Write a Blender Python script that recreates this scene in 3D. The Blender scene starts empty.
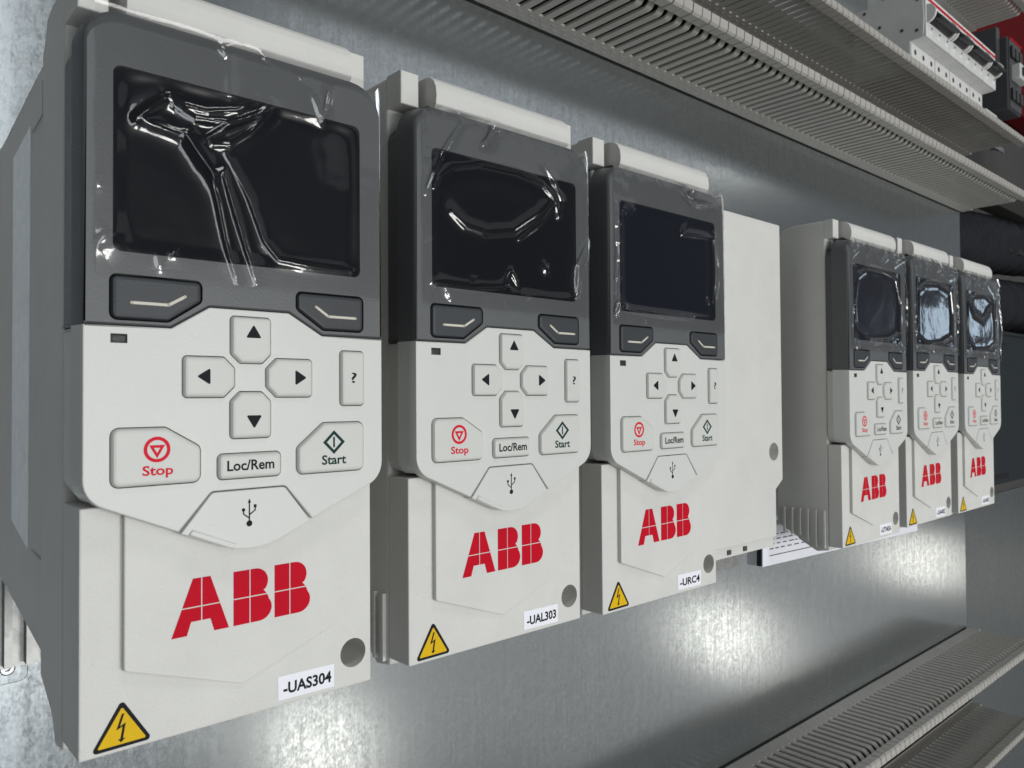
import bpy, bmesh, math, random
import numpy as np
from mathutils import Matrix, Vector, noise

S = 0.001            # every number below is in millimetres; the scene is in metres
sc = bpy.context.scene
COL = sc.collection
random.seed(5)

# ------------------------------------------------------------------ camera
cam_d = bpy.data.cameras.new('camera'); cam = bpy.data.objects.new('camera', cam_d); COL.objects.link(cam)
cam_d.sensor_width = 36.0; cam_d.sensor_fit = 'HORIZONTAL'; cam_d.lens = 780.495 / 1024 * 36
cam_d.clip_start = 0.005; cam_d.clip_end = 50
RT, DN, FW = (0.742466, -0.669848, -0.006853), (0.007217, 0.018228, -0.999808), (0.669845, 0.742274, 0.018368)
mw = Matrix(((RT[0], -DN[0], -FW[0], -42.025 * S), (RT[1], -DN[1], -FW[1], -176.171 * S), (RT[2], -DN[2], -FW[2], 74.829 * S), (0, 0, 0, 1)))
cam.matrix_world = mw
cam_d.dof.use_dof = True; cam_d.dof.focus_distance = 0.25; cam_d.dof.aperture_fstop = 48.0
sc.camera = cam

# ------------------------------------------------------------------ light
W = bpy.data.worlds.new('World'); sc.world = W; W.use_nodes = True
bg = W.node_tree.nodes['Background']; bg.inputs[0].default_value = (0.93, 0.97, 1.0, 1); bg.inputs[1].default_value = 0.165
def lamp(name, loc, target, power, size, size_y=None, col=(1, 1, 1)):
    d = bpy.data.lights.new(name, 'AREA'); d.energy = power; d.color = col
    if size_y: d.shape = 'RECTANGLE'; d.size = size * S; d.size_y = size_y * S
    else: d.shape = 'DISK'; d.size = size * S
    o = bpy.data.objects.new(name, d); COL.objects.link(o)
    o.location = Vector(loc) * S
    o.rotation_euler = (Vector(target) * S - o.location).to_track_quat('-Z', 'Y').to_euler()
    return o
WARM = (1.0, 0.95, 0.86)
lamp('hall_lamp', (1014, -1450, -877), (150, 172, -93), 0.50, 220, None, WARM)
lamp('hall_lamp', (2101, -875, -675), (490, 172, -112), 0.40, 220, None, WARM)
lamp('hall_lamp', (2724, -520, -476), (880, 172, -110), 0.28, 190, None, WARM)
lamp('hall_lamp', (2250, -800, 900), (500, 0, 100), 0.25, 110, None, WARM)
lamp('plate_fill', (2000, -1600, -800), (400, 100, 0), 2.2, 2800, 1000, (1.0, 0.99, 0.96))  # added fill light, gives the lower plate something pale to reflect
lamp('plate_fill', (2200, -1500, 1300), (400, 100, 150), 2.6, 2600, 800, (0.94, 0.97, 1.0))  # its added counterpart higher up, lightens the upper plate
lamp('hall_window', (0, -2300, 150), (30, 0, 80), 26, 420, 3000, (0.92, 0.97, 1.0))
lamp('hall_lights', (780, -2300, -130), (150, 0, 80), 25, 560, 560, (1.0, 0.99, 0.965))
lamp('steep_fill', (700, -1300, -2300), (200, 0, 80), 5, 1000, 350, (1.0, 0.98, 0.94))  # added soft fill from below for the fronts, kept out of the plate's reflection
lamp('steep_fill', (500, -1100, 2300), (200, 0, 80), 10, 1000, 350, (1.0, 0.99, 0.97))  # added soft fill from above, lifts the fronts and picks out film creases
lamp('hall_window', (2950, -840, 335), (450, 0, 110), 0.34, 190, 120, (0.66, 0.83, 1.0))

sc.view_settings.view_transform = 'Standard'; sc.view_settings.look = 'None'
sc.view_settings.exposure = -0.12; sc.view_settings.gamma = 1.0; sc.view_settings.use_curve_mapping = False

# ------------------------------------------------------------------ materials
def new_mat(name):
    m = bpy.data.materials.new(name); m.use_nodes = True
    nt = m.node_tree; return m, nt, nt.nodes['Principled BSDF'], nt.nodes, nt.links
def coord(nt, scale):
    tc = nt.nodes.new('ShaderNodeTexCoord'); mp = nt.nodes.new('ShaderNodeMapping'); mp.inputs['Scale'].default_value = scale
    nt.links.new(tc.outputs['Object'], mp.inputs['Vector']); return mp.outputs['Vector']
def noise_node(nt, vec, scale, detail=4, rough=0.6):
    n = nt.nodes.new('ShaderNodeTexNoise'); n.inputs['Scale'].default_value = scale; n.inputs['Detail'].default_value = detail
    n.inputs['Roughness'].default_value = rough; nt.links.new(vec, n.inputs['Vector']); return n.outputs['Fac']
def ramp(nt, fac, stops):
    r = nt.nodes.new('ShaderNodeValToRGB'); nt.links.new(fac, r.inputs['Fac'])
    e = r.color_ramp.elements
    while len(e) < len(stops): e.new(0.5)
    for k, (p, c) in enumerate(stops):
        e[k].position = p; e[k].color = c if len(c) == 4 else (*c, 1)
    return r.outputs['Color']
def plastic(name, col, rough=0.45, grain=0.0004, var=0.05, spec=0.4, dirt=0.0):
    m, nt, p, N, Lk = new_mat(name)
    v = coord(nt, (1, 1, 1))
    f = noise_node(nt, v, 60, 5, 0.65)
    lo = tuple(c * (1 - var) for c in col); hi = tuple(min(1, c * (1 + var)) for c in col)
    c0 = ramp(nt, f, [(0.3, lo), (0.7, hi)])
    if dirt:
        d = noise_node(nt, v, 900, 2, 0.5)
        mk = ramp(nt, d, [(0.70, (0, 0, 0)), (0.76, (1, 1, 1))])
        mx = nt.nodes.new('ShaderNodeMixRGB'); mx.inputs['Color2'].default_value = (*[c * 0.72 for c in col], 1)
        ml = nt.nodes.new('ShaderNodeMath'); ml.operation = 'MULTIPLY'; ml.inputs[1].default_value = dirt
        Lk.new(mk, ml.inputs[0]); Lk.new(ml.outputs[0], mx.inputs['Fac']); Lk.new(c0, mx.inputs['Color1']); c0 = mx.outputs['Color']
    Lk.new(c0, p.inputs['Base Color'])
    p.inputs['Roughness'].default_value = rough; p.inputs['Specular IOR Level'].default_value = spec
    if grain:
        g = noise_node(nt, v, 1900, 2, 0.5)
        b = nt.nodes.new('ShaderNodeBump'); b.inputs['Strength'].default_value = 0.6; b.inputs['Distance'].default_value = grain * 0.3
        Lk.new(g, b.inputs['Height']); Lk.new(b.outputs['Normal'], p.inputs['Normal'])
    return m
def metal(name, col, rough, rvar=0.12, streak=True, cvar=0.18, spangle=0.0, metallic=1.0):
    m, nt, p, N, Lk = new_mat(name)
    p.inputs['Metallic'].default_value = metallic
    v1 = coord(nt, (1, 1, 0.06)); v2 = coord(nt, (1, 1, 1))
    a = noise_node(nt, v1, 420, 3, 0.6); b = noise_node(nt, v2, 9, 5, 0.6); c = noise_node(nt, v2, 650, 3, 0.7)
    vo = nt.nodes.new('ShaderNodeTexVoronoi'); vo.inputs['Scale'].default_value = 330; Lk.new(v2, vo.inputs['Vector'])
    sp = nt.nodes.new('ShaderNodeSeparateColor'); Lk.new(vo.outputs['Color'], sp.inputs['Color'])
    def mix(x, y, k):
        n = nt.nodes.new('ShaderNodeMix'); n.data_type = 'FLOAT'; n.inputs[0].default_value = k; Lk.new(x, n.inputs[2]); Lk.new(y, n.inputs[3]); return n.outputs[0]
    f = mix(mix(a, b, 0.35 if streak else 0.8), mix(c, sp.outputs['Red'], 0.45), 0.42)
    lo = tuple(k * (1 - cvar) for k in col); hi = tuple(min(1, k * (1 + cvar)) for k in col)
    Lk.new(ramp(nt, f, [(0.32, lo), (0.68, hi)]), p.inputs['Base Color'])
    mr = nt.nodes.new('ShaderNodeMapRange'); mr.inputs[1].default_value = 0.3; mr.inputs[2].default_value = 0.7
    mr.inputs[3].default_value = rough - rvar; mr.inputs[4].default_value = rough + rvar
    Lk.new(f, mr.inputs[0]); Lk.new(mr.outputs[0], p.inputs['Roughness'])
    if name.startswith('galv'):
        g2 = noise_node(nt, coord(nt, (1, 1, 0.6)), 900, 3, 0.65); gs = noise_node(nt, coord(nt, (1, 1, 0.05)), 520, 2, 0.6)
        gm = mix(mix(g2, sp.outputs['Blue'], 0.16), gs, 0.3)
        def mrange(x, a_, b_):
            gr = nt.nodes.new('ShaderNodeMapRange'); gr.inputs[1].default_value = 0.34; gr.inputs[2].default_value = 0.66; gr.inputs[3].default_value = a_; gr.inputs[4].default_value = b_
            Lk.new(x, gr.inputs[0]); return gr.outputs[0]
        old = p.inputs['Base Color'].links[0].from_socket
        mm = nt.nodes.new('ShaderNodeVectorMath'); mm.operation = 'SCALE'; Lk.new(old, mm.inputs[0]); Lk.new(mrange(gm, 0.86, 1.14), mm.inputs['Scale'])
        Lk.new(mm.outputs[0], p.inputs['Base Color'])
        Lk.new(mrange(gm, rough + rvar, rough - rvar), p.inputs['Roughness'])
    if spangle:
        h = mix(mix(a, c, 0.6), sp.outputs['Green'], 0.25)
        bm = nt.nodes.new('ShaderNodeBump'); bm.inputs['Strength'].default_value = spangle; bm.inputs['Distance'].default_value = 0.0002
        Lk.new(h, bm.inputs['Height']); Lk.new(bm.outputs['Normal'], p.inputs['Normal'])
    return m
def plain(name, col, rough=0.5, spec=0.4, metallic=0.0):
    return plastic(name, col, rough, 0, 0.06, spec)

M = {}
M['case'] = plastic('beige_grey_plastic', (0.60, 0.597, 0.568), 0.48, 0.0004, 0.035, 0.35, 0.35)
M['panel'] = plastic('light_grey_keypad_plastic', (0.575, 0.582, 0.555), 0.42, 0.0003, 0.02, 0.4, 0.12)
M['key'] = plastic('key_plastic', (0.565, 0.567, 0.54), 0.45, 0.0003, 0.02, 0.35)
M['bezel'] = plastic('dark_grey_bezel_plastic', (0.092, 0.097, 0.101), 0.45, 0.0004, 0.05, 0.4)
M['softkey'] = plastic('anthracite_softkey_plastic', (0.030, 0.034, 0.039), 0.5, 0.0003, 0.05, 0.4)
M['screen'] = plastic('black_display_glass', (0.002, 0.003, 0.006), 0.08, 0, 0.0, 0.12)
M['screen_blue_sheen'] = plastic('display_glass_blue_sheen', (0.003, 0.005, 0.014), 0.08, 0, 0.0, 0.12)  # bluish reflection on the farther displays, put into the base colour
M['red'] = plastic('red_print', (0.50, 0.004, 0.018), 0.6, 0, 0.04, 0.08)
M['stopred'] = plastic('red_key_print', (0.62, 0.018, 0.036), 0.6, 0, 0.04, 0.08)
M['ink'] = plastic('black_print', (0.012, 0.013, 0.016), 0.6, 0, 0.05, 0.1)
M['green'] = plastic('green_print', (0.008, 0.04, 0.034), 0.6, 0, 0.05, 0.1)
M['silverprint'] = plastic('pale_key_print', (0.56, 0.53, 0.46), 0.5, 0, 0.03, 0.3)
M['yellow'] = plastic('yellow_sticker', (0.70, 0.44, 0.004), 0.5, 0, 0.08, 0.15)
M['paper'] = plastic('white_sticker', (0.80, 0.81, 0.86), 0.5, 0, 0.02, 0.3)
M['leaflet'] = plastic('white_paper', (0.80, 0.80, 0.86), 0.55, 0, 0.03, 0.3)
M['duct'] = plastic('grey_pvc', (0.37, 0.355, 0.325), 0.38, 0.0004, 0.06, 0.5)
M['brk_side'] = plastic('pale_grey_moulding', (0.56, 0.565, 0.55), 0.5, 0.0005, 0.06, 0.4, 0.6)
M['brk'] = plastic('white_moulding', (0.66, 0.66, 0.64), 0.45, 0.0004, 0.04, 0.4, 0.3)
M['dark'] = plastic('black_moulding', (0.018, 0.018, 0.02), 0.45, 0.0004, 0.1, 0.4)
M['anth'] = plastic('anthracite_moulding', (0.045, 0.047, 0.05), 0.5, 0.0004, 0.1, 0.4)
M['enclosure'] = plastic('dark_enclosure_paint', (0.024, 0.030, 0.034), 0.6, 0.0004, 0.12, 0.1)
M['hose'] = plastic('black_sleeve', (0.02, 0.021, 0.025), 0.6, 0.0006, 0.2, 0.08)
M['redpaint'] = plastic('dark_red_paint', (0.095, 0.002, 0.004), 0.7, 0.0004, 0.08, 0.08)
M['greypaint'] = plastic('grey_paint', (0.16, 0.16, 0.15), 0.55, 0.0004, 0.15, 0.3)
M['brown'] = plastic('brown_grey_paint', (0.022, 0.02, 0.018), 0.6, 0.0004, 0.15, 0.3)
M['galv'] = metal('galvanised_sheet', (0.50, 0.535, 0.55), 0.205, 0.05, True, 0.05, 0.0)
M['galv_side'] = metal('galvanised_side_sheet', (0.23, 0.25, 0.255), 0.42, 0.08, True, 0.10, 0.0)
M['alu'] = metal('cast_aluminium', (0.32, 0.32, 0.31), 0.45, 0.1, False, 0.15, 0.2)
M['silver_label'] = metal('silver_foil_label', (0.86, 0.90, 0.94), 0.35, 0.06, True, 0.12, 0.1, 0.0)
M['zinc'] = metal('zinc_plated_steel', (0.42, 0.43, 0.43), 0.3, 0.1, False, 0.15, 0.1)

def film_material():
    m, nt, p, N, Lk = new_mat('clear_protective_film')
    out = N['Material Output']; N.remove(p)
    tr = N.new('ShaderNodeBsdfTransparent'); tr.inputs[0].default_value = (0.95, 0.95, 0.95, 1)
    gl = N.new('ShaderNodeBsdfGlossy'); gl.inputs['Roughness'].default_value = 0.06
    df = N.new('ShaderNodeBsdfTranslucent'); df.inputs[0].default_value = (0.6, 0.6, 0.6, 1)
    fr = N.new('ShaderNodeFresnel'); fr.inputs['IOR'].default_value = 1.62
    v = coord(nt, (1, 1, 1)); nz = noise_node(nt, v, 160, 4, 0.6)
    b = N.new('ShaderNodeBump'); b.inputs['Strength'].default_value = 0.04; b.inputs['Distance'].default_value = 0.0006
    g3 = N.new('ShaderNodeBsdfGlossy'); g3.inputs['Roughness'].default_value = 0.21
    gx = N.new('ShaderNodeMixShader'); gx.inputs[0].default_value = 0.35; Lk.new(gl.outputs[0], gx.inputs[1]); Lk.new(g3.outputs[0], gx.inputs[2])
    Lk.new(nz, b.inputs['Height']); Lk.new(b.outputs['Normal'], gl.inputs['Normal'])
    mu = N.new('ShaderNodeMath'); mu.operation = 'MULTIPLY'; mu.inputs[1].default_value = 1.0; mu.use_clamp = True
    Lk.new(fr.outputs[0], mu.inputs[0])
    m1 = N.new('ShaderNodeMixShader'); m1.inputs[0].default_value = 0.003; Lk.new(tr.outputs[0], m1.inputs[1]); Lk.new(df.outputs[0], m1.inputs[2])
    m2 = N.new('ShaderNodeMixShader'); Lk.new(mu.outputs[0], m2.inputs[0]); Lk.new(m1.outputs[0], m2.inputs[1]); Lk.new(gx.outputs[0], m2.inputs[2])
    Lk.new(m2.outputs[0], out.inputs['Surface'])
    return m
M['film'] = film_material()

# ------------------------------------------------------------------ object helpers
CACHE = {}
def finish(me, deg):
    """smooth shading with sharp creases; faces square to an axis stay flat so that bevels do not bend their shading"""
    me.set_sharp_from_angle(angle=math.radians(deg))
    me.polygons.foreach_set('use_smooth', [max(abs(c) for c in p.normal) < 0.9999 for p in me.polygons])
def link(name, mesh, mat, parent=None, loc=(0, 0, 0)):
    o = bpy.data.objects.new(name, mesh); COL.objects.link(o)
    if mat and not mesh.materials: mesh.materials.append(M[mat] if isinstance(mat, str) else mat)
    o.location = Vector(loc) * S
    if parent: o.parent = parent
    return o
def thing(name, label, cat, loc=(0, 0, 0), rz=0, group=None):
    o = bpy.data.objects.new(name, None); COL.objects.link(o); o.empty_display_size = 0.01
    o.location = Vector(loc) * S; o.rotation_euler = (0, 0, rz)
    o['label'] = label; o['category'] = cat
    if group: o['group'] = group
    return o
def tag(o, label, cat, group=None):
    o['label'] = label; o['category'] = cat
    if group: o['group'] = group
    return o
def mesh_from(name, verts, faces, smooth=None):
    me = bpy.data.meshes.new(name)
    me.from_pydata([(a * S, b * S, c * S) for a, b, c in verts], [], faces); me.update()
    if smooth is not None:
        me.polygons.foreach_set('use_smooth', [True] * len(me.polygons)); me.set_sharp_from_angle(angle=math.radians(smooth))
    return me
def rounded(pts, r, seg=5):
    """round the corners of a polygon; r is one radius or one for each corner"""
    n = len(pts); rs = r if isinstance(r, (list, tuple)) else [r] * n
    out = []
    for i in range(n):
        p = Vector(pts[i]).to_2d(); a = Vector(pts[i - 1]).to_2d(); b = Vector(pts[(i + 1) % n]).to_2d()
        u = (a - p); v = (b - p); lu, lv = u.length, v.length; u /= lu; v /= lv
        ang = u.angle(v); rr = rs[i]
        if rr < 1e-4 or abs(ang - math.pi) < 1e-3: out.append((p.x, p.y)); continue
        t = min(rr / math.tan(ang / 2), lu * 0.49, lv * 0.49); rr = t * math.tan(ang / 2)
        c = p + (u + v).normalized() * (rr / math.sin(ang / 2))
        s0 = p + u * t - c; s1 = p + v * t - c
        th = s0.angle_signed(s1)     # clockwise positive in mathutils
        for k in range(seg + 1):
            q = s0.copy(); q.rotate(Matrix.Rotation(-th * k / seg, 2)); out.append((c.x + q.x, c.y + q.y))
    return out
def normals2(poly):
    n = len(poly); res = []
    for i in range(n):
        p = Vector(poly[i]); a = Vector(poly[i - 1]); b = Vector(poly[(i + 1) % n])
        d1 = (p - a).normalized(); d2 = (b - p).normalized()
        n1 = Vector((-d1.y, d1.x)); n2 = Vector((-d2.y, d2.x))      # inward for counter-clockwise
        m = n1 + n2
        m = m / max(0.35, m.dot(m) / 2) if m.length > 1e-6 else n1
        res.append(m)
    return res
def inset(poly, d, wfun=None):
    nn = normals2(poly)
    return [(p[0] + m.x * d * (wfun(p, m) if wfun else 1), p[1] + m.y * d * (wfun(p, m) if wfun else 1)) for p, m in zip(poly, nn)]
def slab(name, poly, levels, holes=(), back=True, smooth=35, wfun=None, key=None):
    """solid drawn in the x-z plane: levels = [(inset, y), ...] front to back; holes = [(poly, depth, bottom?)]"""
    if key and key in CACHE: return CACHE[key]
    bm = bmesh.new(); loops = []
    for d, y in levels:
        loops.append([bm.verts.new((x * S, y * S, z * S)) for x, z in inset(poly, d, wfun)])
    n = len(poly)
    for a, b in zip(loops, loops[1:]):
        for i in range(n):
            j = (i + 1) % n; bm.faces.new((a[i], b[i], b[j], a[j]))
    caps = []
    if back: caps.append(bm.faces.new(list(reversed(loops[-1]))))
    y0 = levels[0][1]
    if not holes:
        caps.append(bm.faces.new(loops[0]))
    else:
        hl = []; edges = []
        def ring(vs):
            return [bm.edges.get((vs[i], vs[(i + 1) % len(vs)])) or bm.edges.new((vs[i], vs[(i + 1) % len(vs)])) for i in range(len(vs))]
        edges += ring(loops[0])
        for hp, dep, bottom in holes:
            vs = [bm.verts.new((x * S, y0 * S, z * S)) for x, z in hp]; hl.append((vs, hp, dep, bottom)); edges += ring(vs)
        r = bmesh.ops.triangle_fill(bm, use_beauty=True, use_dissolve=False, edges=edges, normal=(0, -1, 0))
        for f in [g for g in r['geom'] if isinstance(g, bmesh.types.BMFace)]:
            f.normal_update()
            if f.normal.y > 0: f.normal_flip()
            caps.append(f)
        for vs, hp, dep, bottom in hl:
            bk = [bm.verts.new((x * S, (y0 + dep) * S, z * S)) for x, z in hp]; k = len(vs)
            for i in range(k):
                j = (i + 1) % k; bm.faces.new((vs[j], bk[j], bk[i], vs[i]))
            if bottom: bm.faces.new(bk)
    cs = set(caps)
    for f in bm.faces: f.smooth = f not in cs
    me = bpy.data.meshes.new(name); bm.to_mesh(me); bm.free()
    finish(me, smooth)
    if name in ('keypad_shell', 'usb_flap'):      # undercut along the V-shaped lower edge
        for vt in me.vertices:
            if vt.co.y > 3.6 * S and vt.co.z < 53.2 * S: vt.co.z += 1.5 * S
    if key: CACHE[key] = me
    return me
def flat(name, polys, y, key=None, thick=0.06):
    """thin print: polygons in the x-z plane, front at y"""
    if key and key in CACHE: return CACHE[key]
    V = []; F = []
    for poly in polys:
        n = len(poly); o = len(V)
        V += [(x, y, z) for x, z in poly] + [(x, y + thick, z) for x, z in poly]
        F.append(list(range(o, o + n)))
        for i in range(n):
            j = (i + 1) % n; F.append((o + i, o + n + i, o + n + j, o + j))
    me = mesh_from(name, V, F)
    if key: CACHE[key] = me
    return me
def box_data(x0, x1, y0, y1, z0, z1):
    v = [(x, y, z) for x in (x0, x1) for y in (y0, y1) for z in (z0, z1)]
    f = [(0, 1, 3, 2), (4, 6, 7, 5), (0, 4, 5, 1), (2, 3, 7, 6), (0, 2, 6, 4), (1, 5, 7, 3)]
    return v, f
def boxes(name, bs, bev=0.0, key=None):
    if key and key in CACHE: return CACHE[key]
    V = []; F = []
    for b in bs:
        v, f = box_data(*b); o = len(V); V += v; F += [tuple(i + o for i in q) for q in f]
    me = mesh_from(name, V, F)
    if bev:
        bm = bmesh.new(); bm.from_mesh(me)
        bmesh.ops.bevel(bm, geom=list(bm.edges), offset=bev * S, segments=2, profile=0.5, affect='EDGES')
        bm.to_mesh(me); bm.free()
        finish(me, 40)
    if key: CACHE[key] = me
    return me
def prism_x(name, prof, x0, x1, bev=0.0, key=None, smooth=35):
    """profile in (y, z), counter-clockwise seen from +x side or not, extruded along x"""
    if key and key in CACHE: return CACHE[key]
    n = len(prof)
    V = [(x0, y, z) for y, z in prof] + [(x1, y, z) for y, z in prof]
    F = [list(range(n))[::-1], list(range(n, 2 * n))] + [(i, (i + 1) % n, n + (i + 1) % n, n + i) for i in range(n)]
    me = mesh_from(name, V, F)
    bm = bmesh.new(); bm.from_mesh(me); bmesh.ops.recalc_face_normals(bm, faces=list(bm.faces))
    if bev:
        bmesh.ops.bevel(bm, geom=list(bm.edges), offset=bev * S, segments=2, profile=0.5, affect='EDGES')
    bm.to_mesh(me); bm.free()
    finish(me, smooth)
    if key: CACHE[key] = me
    return me
def circle(cx, cz, r, n=28, a0=0.0):
    return [(cx + r * math.cos(a0 + 2 * math.pi * k / n), cz + r * math.sin(a0 + 2 * math.pi * k / n)) for k in range(n)]
def stroke(pts, w):
    """thick polyline as polygons with round joints"""
    out = []
    for (a, b), (c, d) in zip(pts, pts[1:]):
        t = Vector((c - a, d - b)).normalized() * (w / 2); nx, nz = -t.y, t.x
        out.append([(a - nx, b - nz), (c - nx, d - nz), (c + nx, d + nz), (a + nx, b + nz)])
    return out + [circle(a, b, w / 2 * 0.999, 10) for a, b in pts]
def text_mesh(body, x0, x1, z0, z1, y, bold=0.0, key=None):
    """text fitted to a box in the x-z plane"""
    if key and key in CACHE: return CACHE[key]
    cu = bpy.data.curves.new('text', 'FONT'); cu.body = body; cu.size = 1.0; cu.offset = bold; cu.resolution_u = 3
    cu.extrude = 0.0
    ob = bpy.data.objects.new('text', cu); COL.objects.link(ob)
    dg = bpy.context.evaluated_depsgraph_get(); dg.update()
    me = bpy.data.meshes.new_from_object(ob.evaluated_get(dg))
    bpy.data.objects.remove(ob)
    co = np.empty(len(me.vertices) * 3); me.vertices.foreach_get('co', co); co = co.reshape(-1, 3)
    mn, mx = co.min(0), co.max(0); k = (co - mn) / np.maximum(mx - mn, 1e-9)
    out = np.c_[x0 + k[:, 0] * (x1 - x0), np.full(len(co), y), z0 + k[:, 1] * (z1 - z0)] * S
    me.vertices.foreach_set('co', out.ravel()); me.update()
    if key: CACHE[key] = me
    return me

# ------------------------------------------------------------------ setting: the sheet everything is bolted to
YW = 172.0
o = link('mounting_plate', boxes('mounting_plate', [(-420, 1033, YW, YW + 2.5, -480, 760)]), 'galv'); o['kind'] = 'structure'
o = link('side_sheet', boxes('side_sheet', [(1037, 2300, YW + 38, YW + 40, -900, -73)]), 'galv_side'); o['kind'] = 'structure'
o = link('background_wall', boxes('background_wall', [(1000, 4200, 700, 720, -900, 1400)]), 'greypaint'); o['kind'] = 'structure'

# ------------------------------------------------------------------ cable ducts
def finger_mesh(side):
    """one finger of a slotted duct wall with its hooked head; side -1: outer face looks down, +1: looks up"""
    k = ('finger', side)
    if k in CACHE: return CACHE[k]
    t = 1.5
    prof = [(158.2, 0), (111.5, 0), (109.5, 0.6), (106.8, 3.4), (104.2, 3.6), (104.2, 5.0), (106.2, 5.1), (108.9, 2.2), (111.2, 1.5), (158.2, 1.5)]
    V = []; F = []
    def add(prof, x0, x1):
        n = len(prof); b = len(V)
        for x in (x0, x1):
            V.extend((x, y, z) for y, z in prof)
        F.append(list(range(b, b + n))); F.append(list(range(b + n, b + 2 * n))[::-1])
        for i in range(n):
            j = (i + 1) % n; F.append((b + i, b + n + i, b + n + j, b + j))
    add(prof, -2.7, 2.7)
    add([(104.4, 1.2), (103.4, 0.2), (96.2, 0.0), (94.8, 1.2), (94.2, 6.4), (95.4, 7.4), (104.4, 7.0)], -4.3, 4.3)
    V = [(x, y - 158, z if side < 0 else -z) for x, y, z in V]
    me = mesh_from('finger', V, F)
    bm = bmesh.new(); bm.from_mesh(me); bmesh.ops.recalc_face_normals(bm, faces=list(bm.faces)); bm.to_mesh(me); bm.free()
    CACHE[k] = me; return me
def duct(name, label, x0, x1, zb, zt, pitch=9.42, far_shift=6.0, sides=(-1, 1), ph=0.0, dy=0.0):
    t = thing(name, label, 'cable duct', (x0, 0, zb))
    L_ = x1 - x0; H = zt - zb
    link('base', boxes('base', [(0, L_, YW - 3.2, YW - 0.3, 3.0, H - 3.0), (0, L_, YW - 3.2, YW - 1.8, 0.3, H - 0.3)]), 'duct', t)
    for sd in sides:
        z = 0 if sd < 0 else H
        a, b = (0, 1.5) if sd < 0 else (H - 1.5, H)
        dz = 0.0
        link('side_wall', boxes('side_wall', [(0, L_, 157.8, YW - 1.8, a, b)], 0.25), 'duct', t)
        # row of small knock-out slots moulded in the foot of the wall
        row = []
        n = int(L_ // pitch)
        for i in range(n):
            xc = ph + (i + 0.5) * pitch
            row.append((xc - 1.8, xc + 1.8, 161.0, 162.4, a - 0.18, b + 0.18)); row.append((xc + 2.9, xc + 6.5, 165.4, 166.8, a - 0.18, b + 0.18))
        k = link('knockout_row', boxes('knockout_row', row), 'duct', t); k['kind'] = 'stuff'
        for i in range(n):
            fo = link('finger', finger_mesh(sd), 'duct', t, (ph + (i + 0.5) * pitch, 158 + dy, z))
            fo.rotation_euler = (random.uniform(-0.002, 0.002), 0, random.uniform(-0.002, 0.002))
    return t
duct('cable_duct', 'open grey slotted duct on the plate directly above the row of drives', -120, 1036, 305.5, 377.0)
duct('cable_duct', 'open grey slotted duct on the plate low down below the drives', 60, 1038, -308.0, -214.5)
duct('cable_duct', 'short grey slotted duct seen at the top right above the breakers', 560, 1062, 540.0, 600.0, sides=(-1,))

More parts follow.
